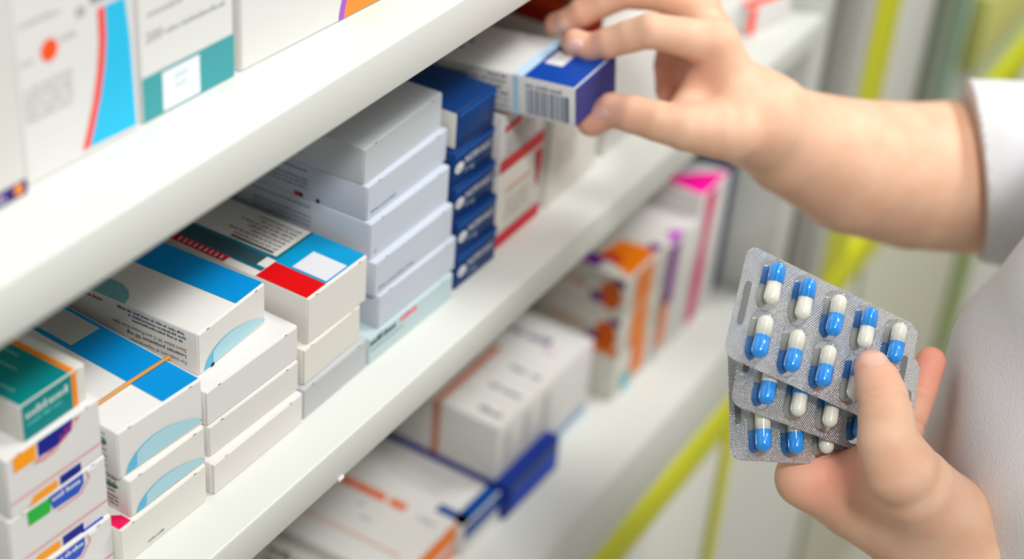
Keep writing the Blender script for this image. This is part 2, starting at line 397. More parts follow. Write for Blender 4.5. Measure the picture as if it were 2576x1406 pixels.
for lb, X, Y, yw, w, h, z, k in E5:
    e = carton(lb, X, Y, yw, w, .12, h, z, rgb=(206, 214, 226) if k < 4 else (206, 212, 216), group=GE)
    if k in (1, 3): write('lettering', e, 'front', '28 film-coated tablets' + (' 160 mg' if k == 1 else ''), 3.2, 3.2, 2.6, ink(104, 116, 134))
    if k == 2: write('lettering', e, 'front', '28', 3.2, 3.2, 2.4, ink(150, 160, 174))
    flat('text_lines', e, 'left', lines([(50, h * 1000 * f, 86) for f in (.3, .42, .54, .8)], 1.1), ink(128, 134, 142))
    if k == 3:
        flat('red_mark', e, 'left', [rect(78, .4, 81, 2.6)], ink(200, 30, 30)); flat('black_mark', e, 'left', [rect(81, .4, 83, 2.6), rect(91, .4, 93, 2.6)], ink(40, 46, 50))

# --- F: navy boxes
GF = 'navy boxes beside the pale grey stack'
for i, (lb, X, Y, yw, w, h, z) in enumerate([
      ('navy box with white oval mark, lowest of the navy stack', .6589, .0257, -.6, .0405, .0216, 0.0),
      ('navy box with white oval mark, second from the bottom of the navy stack', .6587, .0267, -.6, .0395, .0205, .0216),
      ('navy box with white oval mark, third from the bottom of the navy stack', .6577, .0292, -.8, .0402, .0208, .0420),
      ('navy box with white oval mark, just below the topmost navy box', .6576, .0308, -.5, .0399, .0204, .0628),
      ('navy box topmost of the navy stack, white barcode label on its side', .6610, .0318, -.4, .0373, .0224, .0832)]):
    b = carton(lb, X, Y, yw, w, .12, h, z, rgb=(0, 52, 112), group=GF, flap=False)
    H_ = h * 1000
    flat('blue_stripe', b, 'front', [rect(.6, H_ - 3.4, w * 1000 - .6, H_ - .8)], ink(0, 78, 160))
    if i < 4:
        flat('oval_mark', b, 'front', [[(5.4 + 4.2 * math.cos(a), 10.2 + 3.2 * math.sin(a)) for a in [k * math.pi / 10 for k in range(20)]]], ink(214, 216, 218))
        write('lettering', b, 'front', 'Pfizer', 2.6, 9.0, 1.9, ink(30, 60, 110), e=.0004)
        write('lettering', b, 'front', 'NORVASC', 10.6, 10.4, 5.6, ink(206, 208, 214), bold=True)
        write('lettering', b, 'front', '5 mg', 10.6, 5.0, 4.6, ink(176, 184, 196))
    else:
        flat('white_label', b, 'left', [rect(96, 1.0, 119.6, H_ - 1)], ink(226, 224, 216)); flat('barcode', b, 'left', [rect(98 + k * 1.0, 8, 98.5 + k * 1.0, H_ - 2) for k in range(10)], ink(40, 60, 80), e=.0003)
        flat('brown_rule', b, 'front', [rect(6, 2.2, 34, 2.6)], ink(90, 70, 90))

# --- G: white and red boxes ; H, J, K beyond
RED = ink(208, 26, 52)
g2 = carton('white box with red base band and red wedge, beside the navy stack', .7055, .0295, .4, .0490, .05, .0475, 0.0, rgb=(234, 232, 222), flap=False)
flat('red_band', g2, 'front', [rect(.5, .6, 48.5, 8.6)], RED)
flat('red_wedge', g2, 'front', [[(39, 46.5), (47, 46.5), (46.5, 36), (44.5, 22), (43, 22), (41, 36)]], RED)
flat('red_rule', g2, 'front', [rect(7, 34.6, 34, 35.8)], ink(208, 120, 120))
flat('text_lines', g2, 'front', lines([(8, 16 + 4 * i, 36) for i in range(4)], 2.2), ink(196, 194, 188))
g1 = carton('white box with red band and grey print, upper one under the held box', .7050, .0300, .4, .0490, .05, .0370, .0475, rgb=(234, 230, 228), flap=False)
flat('red_band', g1, 'front', [rect(.5, 1, 48.5, 9)], ink(206, 40, 50)); flat('red_mark', g1, 'front', [rect(3, 26, 20, 30)], ink(206, 60, 70))
flat('text_lines', g1, 'front', lines([(6, 12 + 4.4 * i, 38) for i in range(3)], 2.6), ink(178, 176, 176))
h1 = carton('plain white box with faint pink print right of the red banded boxes', .7615, .0285, .6, .0600, .10, .0700, 0.0, rgb=(236, 234, 228), flap=False)
flat('faint_print', h1, 'front', lines([(8, 22 + 5 * i, 34) for i in range(4)], 3), ink(222, 206, 202))
j1 = carton('large plain white box standing behind the thumb', .8370, .0310, 0, .0700, .12, .0740, 0.0, rgb=(238, 236, 232), flap=False)
flat('grey_rules', j1, 'front', [rect(4, 12 + 9 * i, 66, 14 + 9 * i) for i in range(6)], ink(222, 220, 218))
flat('tan_edge', h1, 'right', [rect(0.5, .5, 8, 69)], ink(196, 190, 150))
j2 = carton('dark red box on the white box, deep under the top shelf', .8360, .0420, 0, .0720, .16, .0190, .0740, rgb=(150, 22, 10), flap=False)
j3 = carton('tan box lying between the dark red and orange brown boxes', .8380, .0440, 0, .0700, .16, .0140, .0930, rgb=(176, 164, 138), flap=False)
j4 = carton('orange brown box topmost of the small stack under the top shelf', .8360, .0420, 0, .0720, .16, .0180, .1070, rgb=(176, 62, 10), flap=False)
for jj in (j2, j3, j4): flat('white_end', jj, 'front', [rect(.5, .4, 69, jj['dims'][2] * 1000 - .4)], ink(226, 224, 220))
flat('orange_band', j2, 'left', [rect(1, 11, 158, 18.2)], ink(186, 60, 8))
k1 = carton('white box with red corner edging, right of the raised hand', 1.0480, .0316, -18, .0450, .09, .0215, 0.0, rgb=(240, 236, 234), flap=False)
flat('red_edge', k1, 'front', [rect(.5, .6, 8, 21)], ink(250, 56, 24)); flat('red_edge', k1, 'top', [rect(.5, .5, 44, 9)], ink(250, 70, 40))
k2 = carton('plain white box between the large white box and red edged box', .9200, .0300, 0, .1060, .12, .0360, 0.0, rgb=(240, 237, 232), flap=False)

# ------------------------------------------------------------------ top shelf boxes
t1 = carton('white box with purple foot label at the left edge, on the top shelf', .2950, .0350, -1, .0762, .10, .1500, T1)
flat('purple_label', t1, 'front', [rect(2, .6, 75.6, 6.2)], ink(58, 30, 110)); flat('orange_sun', t1, 'front', [[(71.5 + 2.0 * math.cos(a), 3.6 + 2.2 * math.sin(a)) for a in [k * math.pi / 8 for k in range(16)]]], ink(250, 150, 30), e=.0003)
flat('title_strokes', t1, 'front', lines([(50, 2.0, 67)], 3.0), ink(190, 180, 214), e=.0004)
t2 = carton('white box with orange dot and red and sky blue sweep, on the top shelf', .3727, .0357, -2, .0573, .10, .1500, T1, rgb=(236, 234, 232))
sk = [(39.1, 56), (39.0, 48), (38.9, 43.5), (37.3, 33.1), (34.3, 21.5), (30.1, 10.1), (27.4, 3.6)]
flat('blue_sweep', t2, 'front', [[(55.0, 2.8), (54.6, 20), (54.0, 40), (52.6, 56), (42.3, 56)] + [(u + 2.2, v) for u, v in sk[1:]]], ink(40, 190, 232))
flat('red_sweep', t2, 'front', [sk + [(u + 3.2, v) for u, v in sk[::-1]]], ink(250, 72, 52), e=.0003)
flat('orange_dot', t2, 'front', [[(15.3 + 3.9 * math.cos(a), 48.9 + 4.2 * math.sin(a)) for a in [k * math.pi / 12 for k in range(24)]]], ink(246, 84, 26))
flat('text_lines', t2, 'front', lines([(2.5, 25 + 2.9 * i, 25) for i in range(5)] + [(3, 61, 22), (2, 47, 9), (21, 50, 29)], 1.9), ink(196, 194, 192))
flat('grey_square', t2, 'front', [rect(29, 56, 33, 59.5)], ink(176, 176, 174)); flat('title_strokes', t2, 'front', lines([(36, 58.5, 52)], 4.5), ink(140, 150, 160))
t3 = carton('white box with teal foot band and number 200, on the top shelf', .4327, .0348, -2, .0525, .10, .1500, T1, rgb=(236, 236, 232))
flat('teal_band', t3, 'front', [rect(.4, .5, 52.1, 19.0)], ink(64, 158, 164)); flat('white_patch', t3, 'front', [rect(11, 1.2, 32, 17.8)], ink(232, 236, 240), e=.0003)
flat('faint_letters', t3, 'front', lines([(18, 12.5, 27), (18, 8.5, 26)], 3), ink(214, 220, 226), e=.0004)
write('lettering', t3, 'front', '200', 3, 32.6, 6.4, ink(176, 176, 176)); flat('text_lines', t3, 'front', lines([(14, 33.2, 48), (5, 43, 24)], 2.0), ink(176, 178, 178))
t4 = carton('large white box with orange disc and purple arc, on the top shelf', .4891, .0326, -3, .0940, .10, .1500, T1, rgb=(236, 236, 232))
arc = [(88 - 26 * math.cos(a), -2 + 30 * math.sin(a)) for a in [i * math.pi / 2 / 14 + .08 for i in range(14)]]
flat('purple_arc', t4, 'front', [[(min(93.4, u), max(1.0, v)) for u, v in arc] + [(min(93.4, u + 3.4), max(1.0, v * .96)) for u, v in arc[::-1]]], ink(168, 84, 206))
flat('orange_disc', t4, 'front', [[(min(93.4, u + 3.4), max(1.0, v * .96)) for u, v in arc] + [(93.4, 28), (93.4, 1.0)]], ink(255, 142, 48), e=.00015)

# ------------------------------------------------------------------ lower shelf boxes
LB = B1
l1 = carton('white box with smudged dark print at the lower left of the bottom shelf', .575, .052, 0, .068, .14, .030, LB, rgb=(222, 218, 208))
flat('dark_print', l1, 'top', [[(p[1], p[0]) for p in q] for q in lines([(20, 22 + 8 * i, 80) for i in range(5)], 6.5)], ink(50, 46, 40))
l2 = carton('white box with orange title and orange front band, on the bottom shelf', .6516, .0496, 0, .0700, .14, .030, LB, rgb=(232, 230, 226))
flat('orange_title', l2, 'top', [[(p[1], p[0]) for p in q] for q in lines([(48, 57, 84)], 7.5)] + [[(p[1], p[0]) for p in q] for q in lines([(32, 57, 46)], 7.5)], ink(222, 76, 0))
flat('orange_bar', l2, 'top', [rect(57.6, 49, 64, 84)], ink(226, 120, 60), e=.00012); flat('orange_bar', l2, 'top', [rect(57.6, 33, 64, 45)], ink(232, 140, 80), e=.00012)
flat('text_lines', l2, 'top', [[(p[1], p[0]) for p in q] for q in lines([(8, 56, 26), (55, 46, 62), (44, 36, 52)], 4)], ink(170, 170, 168))
flat('pink_rule', l2, 'top', [rect(20, 10, 22, 130)], ink(220, 170, 150))
flat('orange_band', l2, 'front', [rect(.5, 14, 69.5, 29.4)], ink(246, 126, 22)); flat('orange_foot', l2, 'front', [rect(.5, .6, 69.5, 8)], ink(240, 120, 30))
l3 = carton('white box with blue front edge beside the orange titled box', .7235, .0445, -1, .0440, .14, .025, LB, rgb=(230, 228, 226))
flat('blue_edge', l3, 'top', [rect(.3, .4, 43.6, 10), rect(.3, .4, 10, 24)], ink(0, 72, 148)); flat('blue_edge', l3, 'front', [rect(.4, 12, 43.6, 24.5)], ink(20, 76, 150))
flat('text_lines', l3, 'top', [[(p[1], p[0]) for p in q] for q in lines([(30, 16, 70), (30, 30, 60)], 2.6)], ink(190, 190, 190))
l4 = carton('royal blue box under the row of white boxes on the bottom shelf', .7690, .0393, -1.3, .0680, .14, .0289, LB, rgb=(0, 40, 130), flap=False)
flat('bright_panel', l4, 'front', [rect(6, 6, 64, 20)], ink(0, 64, 190)); flat('grey_rule', l4, 'front', [rect(4, 21.5, 64, 26)], ink(84, 96, 140))
GL = 'narrow white boxes standing in a row on the royal blue box'
for i, lb in enumerate(['narrow white box with grey title, nearest of the row on the blue box', 'narrow white box with grey title, middle of the row on the blue box', 'narrow white box with grey title, farthest of the row on the blue box']):
    b = carton(lb, .7690 + i * .0252, .0494 - i * .0004, -1.5, .0250, .10, .0448, LB + .0290, group=GL, rgb=(228, 226, 222), flap=False)
    flat('title_strokes', b, 'top', [[(p[1], p[0]) for p in q] for q in lines([(6, 9, 31)], 5.4)], ink(84, 90, 98))
    flat('orange_stripe', b, 'top', [rect(.3, 46, 24.7, 51)], ink(206, 110, 70)); flat('grey_mark', b, 'front', [rect(9, 10, 15, 36)], ink(186, 190, 188))
    if i == 0: flat('orange_stripe', b, 'left', [rect(49, .5, 54, 44.4)], ink(190, 100, 60))
l5d = carton('white box with purple title beyond the row of narrow boxes', .8500, .0540, -1, .0560, .12, .0640, LB, rgb=(228, 226, 224), flap=False)
flat('title_strokes', l5d, 'top', [[(p[1], p[0]) for p in q] for q in lines([(22, 28, 68)], 8)], ink(70, 66, 110))
flat('blue_foot', l5d, 'front', [rect(2, 1, 54, 8)], ink(120, 160, 196)); flat('pink_mark', l5d, 'top', [rect(20, 14, 26, 22)], ink(216, 196, 204))
l6c = carton('white box at the foot of the orange printed pair, bottom shelf', .9250, .0420, -1, .0600, .10, .0400, LB, rgb=(222, 220, 210), flap=False)
flat('teal_mark', l6c, 'front', [rect(12, 2, 24, 18)], ink(60, 180, 196)); flat('orange_mark', l6c, 'front', [rect(24, 8, 44, 39)], ink(230, 120, 30))
for i, lb in enumerate(['white box with orange base band and purple spot, lower of the orange pair', 'white box with orange triangle top, upper of the orange pair']):
    b = carton(lb, .9240, .0410, -1, .0580, .09, .0340, LB + .0402 + i * .0342, group='white boxes with orange print on the bottom shelf', rgb=(224, 221, 210), flap=False)
    flat('orange_spot', b, 'left', [[(78 + 9 * math.cos(a), 17 + 12 * math.sin(a)) for a in [k * math.pi / 10 for k in range(20)]]], ink(206, 92, 10))
    flat('purple_spot', b, 'left', [rect(62, 8, 72, 16), rect(80, 27, 88, 33)], ink(104, 30, 120), e=.0003)
    flat('orange_word', b, 'left', lines([(30, 16, 60)], 6), ink(206, 132, 84))
    if i == 0: flat('orange_band', b, 'left', [rect(1, .6, 89.4, 8)], ink(232, 120, 8))
    flat('orange_mark', b, 'front', [rect(14, 1, 40, 33)], ink(232, 128, 40))
    if i == 1: flat('orange_top', b, 'top', [[(6, 2), (50, 2), (44, 30), (20, 34)]], ink(240, 124, 6)); flat('purple_top', b, 'top', [rect(2, 26, 18, 40), rect(46, 2, 56, 10)], ink(110, 30, 140), e=.0003); flat('red_top', b, 'top', [rect(14, 16, 24, 30)], ink(196, 40, 40), e=.0004)
l7a = carton('white box with purple edge strip beside the orange pair', .9870, .0400, -1, .0500, .10, .1040, LB, rgb=(228, 226, 222), flap=False)
flat('purple_strip', l7a, 'front', [[(2, 50), (17, 48), (20, 103), (4, 103)]], ink(128, 20, 140)); flat('orange_strip', l7a, 'front', [[(.5, 10), (12, 14), (13, 60), (1, 62)]], ink(236, 124, 40)); flat('violet_top', l7a, 'top', [[(6, .5), (30, .5), (20, 12)]], ink(196, 50, 200))
l7b = carton('white box with magenta side strip and pink top corner', 1.0380, .0400, -1, .0480, .10, .1230, LB, rgb=(230, 227, 226), flap=False)
flat('magenta_strip', l7b, 'front', [[(4, 4), (17, 3), (22, 45), (20, 70), (28, 122), (9, 122), (10, 80), (5, 50)]], ink(216, 0, 100)); flat('pink_top', l7b, 'top', [[(2, .6), (46, .6), (30, 18), (4, 40)]], ink(255, 20, 160))
l8 = carton('navy box at the far end of the bottom shelf, under the raised arm', 1.0885, .0450, 0, .0280, .14, .158, LB, rgb=(4, 44, 92), flap=False)

# ------------------------------------------------------------------ the box being pulled out
HR = Matrix(((0.9990413, -0.0301281, -0.0317597), (0.0329356, 0.9952199, 0.0919382), (0.0288380, -0.0928960, 0.9952581)))
HO = np.array([0.7047125, -0.0126477, 0.0931143 + ZM])
hb = carton('white and navy box with barcode, being pulled out between finger and thumb', HO[0], HO[1], 0, .0472, .095, .0227, HO[2] - ZM, rgb=(238, 237, 234), flap=False)
hb.rotation_euler = HR.to_euler()
NAVY = ink(22, 70, 168)
flat('navy_top', hb, 'top', [rect(.4, .2, 46.8, 30)], ink(6, 72, 172))
flat('sky_band', hb, 'top', [rect(.4, 30, 46.8, 36.5)], ink(196, 226, 250))
flat('white_window', hb, 'top', [rect(19, 17, 36, 27.5)], ink(238, 238, 240), e=.0003)
flat('faint_dots', hb, 'top', [rect(16, 76, 19, 79), rect(24, 74, 27, 77)], ink(90, 84, 76))
flat('navy_end', hb, 'front', [rect(.4, .4, 46.8, 22.4)], ink(54, 58, 122), e=.0)
flat('navy_lip', hb, 'front', [rect(.3, 20.6, 46.9, 22.5)], ink(10, 70, 160), e=.00012)
flat('sky_rule', hb, 'left', [rect(59.5, .4, 62, 22.4)], ink(164, 210, 240))
bars, u = [], 67.0
bw_ = [.8, .5, 1.0, .4, 1.2, .5, .6, 1.1, .5, .9, .4, .6, 1.3, .5, .7, .5, 1.2, .6, 2.2]
bc = []
for i, k in enumerate(bw_):
    bars.append(rect(u, 1.8, u + k * .8, 16.6)); u += k * .8 + (.55 if i % 3 else .95)
flat('barcode', hb, 'left', bars, ink(74, 98, 128))
flat('digits', hb, 'left', lines([(66.5, 17.6, 89)], 2.2), ink(110, 124, 140))
TXH = ink(112, 116, 114)
write('lettering', hb, 'left', 'CAUTION: To be dispensed', 56, 4.4, 2.9, TXH, turn=180)
write('lettering', hb, 'left', 'For prescription of a physician', 56, 8.0, 2.7, TXH, turn=180)
flat('text_lines', hb, 'left', lines([(6, 9.8, 56), (4, 13.2, 55), (16, 16.6, 55), (44, 19.6, 55)], 1.8), TXH)

# ------------------------------------------------------------------ blister packs
CB = np.array([[0.5545486, -0.7746153, -0.3040511], [-0.6866987, -0.2196015, -0.6929791], [-0.4700221, -0.5930821, 0.6537070]])  # columns: long edge, short edge, face normal
CC = np.array([0.6148728, -0.1903508, 0.0881467 + ZM])
LX, LY, PX, PY = .0995, .0519, .01772, .02415
CN = CB[:, 2]
def on_card(px, py, off):
    """point seen at a pixel on the plane lying off metres in front of the front pack"""
    r = ray(px, py); t = ((CC + CN * off - CAM) @ CN) / (r @ CN); return CAM + r * t

def foil_material():
    m = bpy.data.materials.new('embossed_foil'); m.use_nodes = True; nt = m.node_tree; b = nt.nodes['Principled BSDF']
    b.inputs['Base Color'].default_value = (.92, .925, .93, 1); b.inputs['Metallic'].default_value = 1; b.inputs['Roughness'].default_value = .22
    tc = nt.nodes.new('ShaderNodeTexCoord'); mp = nt.nodes.new('ShaderNodeMapping'); mp.inputs['Rotation'].default_value = (0, 0, math.radians(38))
    nt.links.new(tc.outputs['Object'], mp.inputs['Vector'])
    sp = nt.nodes.new('ShaderNodeSeparateXYZ'); nt.links.new(mp.outputs['Vector'], sp.inputs[0])
    outs = []
    for ax in ('X', 'Y'):
        mu = nt.nodes.new('ShaderNodeMath'); mu.operation = 'MULTIPLY'; mu.inputs[1].default_value = 2 * math.pi / .00092
        nt.links.new(sp.outputs[ax], mu.inputs[0])
        si = nt.nodes.new('ShaderNodeMath'); si.operation = 'SINE'; nt.links.new(mu.outputs[0], si.inputs[0]); outs.append(si)
    pr = nt.nodes.new('ShaderNodeMath'); pr.operation = 'ADD'; nt.links.new(outs[0].outputs[0], pr.inputs[0]); nt.links.new(outs[1].outputs[0], pr.inputs[1])
    bp = nt.nodes.new('ShaderNodeBump'); bp.inputs['Strength'].default_value = .75; bp.inputs['Distance'].default_value = .00019
    nt.links.new(pr.outputs[0], bp.inputs['Height']); nt.links.new(bp.outputs['Normal'], b.inputs['Normal'])
    return m
M_FOIL = foil_material()
M_FOILS = mat('smooth_foil', (.66, .67, .69, 1), rough=.12, metal=1.0)
M_FOILM = mat('matt_foil', (.34, .35, .35, 1), rough=.36, metal=1.0)
def clear_material():
    m = bpy.data.materials.new('clear_pocket_film'); m.use_nodes = True; nt = m.node_tree; nt.nodes.clear()
    out = nt.nodes.new('ShaderNodeOutputMaterial'); mx = nt.nodes.new('ShaderNodeMixShader'); tr = nt.nodes.new('ShaderNodeBsdfTransparent'); gl = nt.nodes.new('ShaderNodeBsdfGlossy')
    tr.inputs[0].default_value = (.97, .975, .98, 1); gl.inputs['Roughness'].default_value = .06
    lw = nt.nodes.new('ShaderNodeLayerWeight'); lw.inputs[0].default_value = .5
    pw = nt.nodes.new('ShaderNodeMath'); pw.operation = 'POWER'; pw.inputs[1].default_value = 4.0; nt.links.new(lw.outputs['Facing'], pw.inputs[0])
    fr = nt.nodes.new('ShaderNodeMath'); fr.operation = 'MULTIPLY_ADD'; fr.inputs[1].default_value = .55; fr.inputs[2].default_value = .045; nt.links.new(pw.outputs[0], fr.inputs[0])
    nt.links.new(fr.outputs[0], mx.inputs[0]); nt.links.new(tr.outputs[0], mx.inputs[1]); nt.links.new(gl.outputs[0], mx.inputs[2]); nt.links.new(mx.outputs[0], out.inputs[0])
    return m
M_CLEAR = clear_material()
M_CAPB = mat('capsule_blue', srgb(14, 152, 246), rough=.16, spec=.6, coat=.6)
M_CAPW = mat('capsule_cream', srgb(240, 238, 222), rough=.16, spec=.6, coat=.6)

def rounded_rect(w, h, r, n=8):
    pts = []
    for cx, cy, a0 in ((w / 2 - r, h / 2 - r, 0), (-w / 2 + r, h / 2 - r, 90), (-w / 2 + r, -h / 2 + r, 180), (w / 2 - r, -h / 2 + r, 270)):
        for k in range(n + 1):
            a = math.radians(a0 + 90 * k / n); pts.append((cx + r * math.cos(a), cy + r * math.sin(a)))
    return pts
def plate_mesh(name, pts, z0, z1):
    n = len(pts); vs_ = [(x, y, z0) for x, y in pts] + [(x, y, z1) for x, y in pts]
    fs = [list(range(n))[::-1], list(range(n, 2 * n))] + [[i, (i + 1) % n, n + (i + 1) % n, n + i] for i in range(n)]
    me = bpy.data.meshes.new(name); me.from_pydata(vs_, [], fs); me.update(); return me
def stadium_dome(L, Wd, Hh, nu=40, nv=9, rim=.0009):
    """pocket: stadium outline along y, walls rising into a rounded top"""
    def outline(l, w):
        s = (l - w) / 2; p = []
        for k in range(nu):
            a = 2 * math.pi * k / nu; x = w / 2 * math.cos(a); y = w / 2 * math.sin(a) + (s if math.sin(a) > 1e-9 else -s if math.sin(a) < -1e-9 else 0)
            p.append((x, y))
        return p
    rings = [(L + 2 * rim, Wd + 2 * rim, .00005), (L + rim * .6, Wd + rim * .6, .0004)]
    for j in range(nv):
        a = math.pi / 2 * j / (nv - 1); ins = (1 - math.cos(a))
        z = Hh * (.28 + .72 * math.sin(a)); sh = Wd * .42 * ins
        rings.append((L - 2 * sh, max(Wd - 2 * sh, .0005), z))
    vs_, fs = [], []
    for l, w, z in rings: vs_ += [(x, y, z) for x, y in outline(l, w)]
    for j in range(len(rings) - 1):
        for k in range(nu): fs.append([j * nu + k, j * nu + (k + 1) % nu, (j + 1) * nu + (k + 1) % nu, (j + 1) * nu + k])
    fs.append([(len(rings) - 1) * nu + k for k in range(nu)])
    me = bpy.data.meshes.new('pocket'); me.from_pydata(vs_, [], fs); me.update(); return smooth(me)
def half_capsule(L, R, a0, a1, name, bulge=0):
    """capsule half along y from the seam (y=a0) to the rounded end (y=a1)"""
    prof = [(0.0, R + bulge)]
    s = 1 if a1 > a0 else -1; straight = abs(a1 - a0) - R
    prof = [(a0, 0.0), (a0, R + bulge), (a0 + s * straight, R + bulge)]
    for k in range(1, 11):
        t = math.pi / 2 * k / 10; prof.append((a0 + s * (straight + R * math.sin(t)), (R + bulge) * math.cos(t)))
    n = 32; vs_, fs = [], []
    for y, r in prof: vs_ += [(r * math.cos(2 * math.pi * k / n), y, r * math.sin(2 * math.pi * k / n)) for k in range(n)]
    for j in range(len(prof) - 1):
        for k in range(n): fs.append([j * n + k, j * n + (k + 1) % n, (j + 1) * n + (k + 1) % n, (j + 1) * n + k])
    me = bpy.data.meshes.new(name); me.from_pydata(vs_, [], fs); me.update(); smooth(me)
    bm = bmesh.new(); bm.from_mesh(me); bmesh.ops.remove_doubles(bm, verts=bm.verts, dist=1e-6); bmesh.ops.recalc_face_normals(bm, faces=bm.faces); bm.to_mesh(me); bm.free()
    return me
CL, CR = .0196, .00345
ME_POCKET = stadium_dome(.0228, .0090, .0082)
ME_POCKET.materials.append(M_CLEAR)
ME_CAP = half_capsule(CL, CR, 0, CL / 2, 'cap', .00012); ME_CAP.materials.append(M_CAPB)
ME_BODY = half_capsule(CL, CR, 0, -CL / 2, 'body'); ME_BODY.materials.append(M_CAPW)
ME_FLOORP = plate_mesh('pocket_floor', [(x, y) for x, y in rounded_rect(.0092, .0230, .0045)], .00002, .00010); ME_FLOORP.materials.append(M_FOILS)
def blister(label, center, basis, pattern):
    root = bpy.data.objects.new('blister_pack', None); COL.objects.link(root)
    # local x = long edge, local y = up the short edge, local z = face normal
    ex, ey, n = basis[:, 0], -basis[:, 1], basis[:, 2]
    root.matrix_world = Matrix(((ex[0], ey[0], n[0], center[0]), (ex[1], ey[1], n[1], center[1]), (ex[2], ey[2], n[2], center[2]), (0, 0, 0, 1)))
    tag(root, label, 'blister pack', 'blister packs fanned in the hand')
    link('foil_card', plate_mesh('foil_card', rounded_rect(LX, LY, .0055), -.00032, 0.0), root, M_FOIL)
    for sx in (-1, 1):
        link('stamp_bar', plate_mesh('stamp_bar', [(x + sx * (LX / 2 - .0045), y - .001 * 0) for x, y in rounded_rect(.0032, .0200, .0014)], .00004, .00022), root, M_FOILM)
    for j, row in enumerate(pattern):
        for i, ch in enumerate(row):
            if ch == ' ': continue
            x, y = (i - 2) * PX, PY / 2 - j * PY
            p = bpy.data.objects.new('pocket', ME_POCKET); COL.objects.link(p); p.parent = root; p.location = (x, y, 0)
            fl = bpy.data.objects.new('pocket_floor', ME_FLOORP); COL.objects.link(fl); fl.parent = root; fl.location = (x, y, 0)
            c = bpy.data.objects.new('capsule', ME_BODY); COL.objects.link(c); c.parent = root
            c.location = (x + rnd.uniform(.0001, .0006), y + rnd.uniform(-.0006, .0006), .00405)
            c.rotation_euler = (0, rnd.uniform(0, 3), math.pi if ch == 'w' else 0)      # 'b' blue end up, 'w' cream end up
            k = bpy.data.objects.new('cap', ME_CAP); COL.objects.link(k); k.parent = c; k['label'] = 'blue half of the capsule'
    return root
def card_basis(deg):
    a = math.radians(deg); ex, ey = CB[:, 0], CB[:, 1]
    return np.stack([ex * math.cos(a) - ey * math.sin(a), ex * math.sin(a) + ey * math.cos(a), CN], 1)
def card_by_corner(px, py, deg, off):
    B = card_basis(deg); p = on_card(px, py, off)
    return p + B[:, 0] * LX / 2 - B[:, 1] * LY / 2, B
blister('front blister pack of blue and cream capsules, thumb resting on it', CC, CB, ('bbwbw', 'wwwbw'))
c_, B_ = card_by_corner(1838, 1016, 3.0, -.0095)
blister('blister pack of blue and cream capsules, middle of the three', c_, B_, ('wbwbw', 'wbbww'))
c_, B_ = card_by_corner(1838, 1157, 17.0, -.0190)
blister('blister pack of blue and cream capsules, rearmost and lowest of the three', c_, B_, ('wbwbw', 'wwbbw'))

# ------------------------------------------------------------------ the person: one implicit surface meshed in the room
def smin(a, b, k):
    h = np.clip(.5 + .5 * (b - a) / k, 0, 1); return b + (a - b) * h - k * h * (1 - h)
class SDF:
    def __init__(self): self.pr = []; self.cre = []; self.nc = 0
    def cone(self, g, a, b, r1, r2, k=.004): self.pr.append((g, np.asarray(a, float), np.asarray(b, float), r1, r2, k, self.nc))
    def chain(self, g, pts, k=.004):
        self.nc += 1
        for (a, r1), (b, r2) in zip(pts[:-1], pts[1:]): self.cone(g, a, b, r1, r2, k)
    def crease(self, c, axis, w, depth, rad): ax = np.asarray(axis, float); self.cre.append((np.asarray(c, float), ax / np.linalg.norm(ax), w, depth, rad))
    @staticmethod
    def pd(P, q):
        _, a, b, r1, r2, _k, _c = q
        ba = b - a; pa = P - a; h = np.clip(pa @ ba / (ba @ ba), 0, 1)
        d = pa - h[:, None] * ba
        return np.sqrt((d * d).sum(1)) - (r1 + (r2 - r1) * h)
    def ev(self, P, prims=None, KG=None):
        prims = self.pr if prims is None else prims
        gs, ch = {}, {}
        for q in prims:                                    # links of one chain meet without swelling, chains flow together
            d = self.pd(P, q); c = (q[0], q[6])
            ch[c] = (d, q[5]) if c not in ch else (smin(ch[c][0], d, .0012), q[5])
        for (g, _), (d, k) in ch.items(): gs[g] = d if g not in gs else smin(gs[g], d, k)
        out = None
        for g in sorted(gs, key=lambda s: (s.startswith('f'), s)):       # palm first, then the fingers
            k = self.kout(g)
            out = gs[g] if out is None else smin(out, gs[g], k)
        for c, ax, w, dep, rad in self.cre:
            r = P - c; t = r @ ax; rr = np.sqrt((r * r).sum(1))
            out = out + dep * np.exp(-(t / w) ** 2) * np.clip(1.6 - rr / rad, 0, 1)
        return out
    def kout(self, g): return .0025 if g.startswith('f') else .012
    def mesh(self, h, pad=.01, nb=24):
        lo = np.min([np.minimum(q[1] - q[3], q[2] - q[4]) for q in self.pr], 0) - pad
        hi = np.max([np.maximum(q[1] + q[3], q[2] + q[4]) for q in self.pr], 0) + pad
        n = np.ceil((hi - lo) / h / nb).astype(int) * nb + 1
        V = np.full(n, 1.0, np.float32)
        bi = np.stack(np.meshgrid(*[np.arange(0, m - 1, nb) for m in n], indexing='ij'), -1).reshape(-1, 3)
        cen = lo + (bi + nb / 2) * h; R = nb * h * .87
        D = np.stack([self.pd(cen, q) for q in self.pr], 1)
        near = D.min(1)
        loc = np.stack(np.meshgrid(*[np.arange(nb + 1)] * 3, indexing='ij'), -1).reshape(-1, 3)
        for k in range(len(bi)):
            if near[k] > R + .012: continue
            x, y, z = bi[k]
            if near[k] < -R - .004: V[x:x + nb + 1, y:y + nb + 1, z:z + nb + 1] = -1; continue
            sel = [self.pr[i] for i in np.nonzero(D[k] < R + .016)[0]]
            V[x:x + nb + 1, y:y + nb + 1, z:z + nb + 1] = self.ev(lo + (bi[k] + loc) * h, sel).reshape(nb + 1, nb + 1, nb + 1)
        return surface_net(V, lo, h)
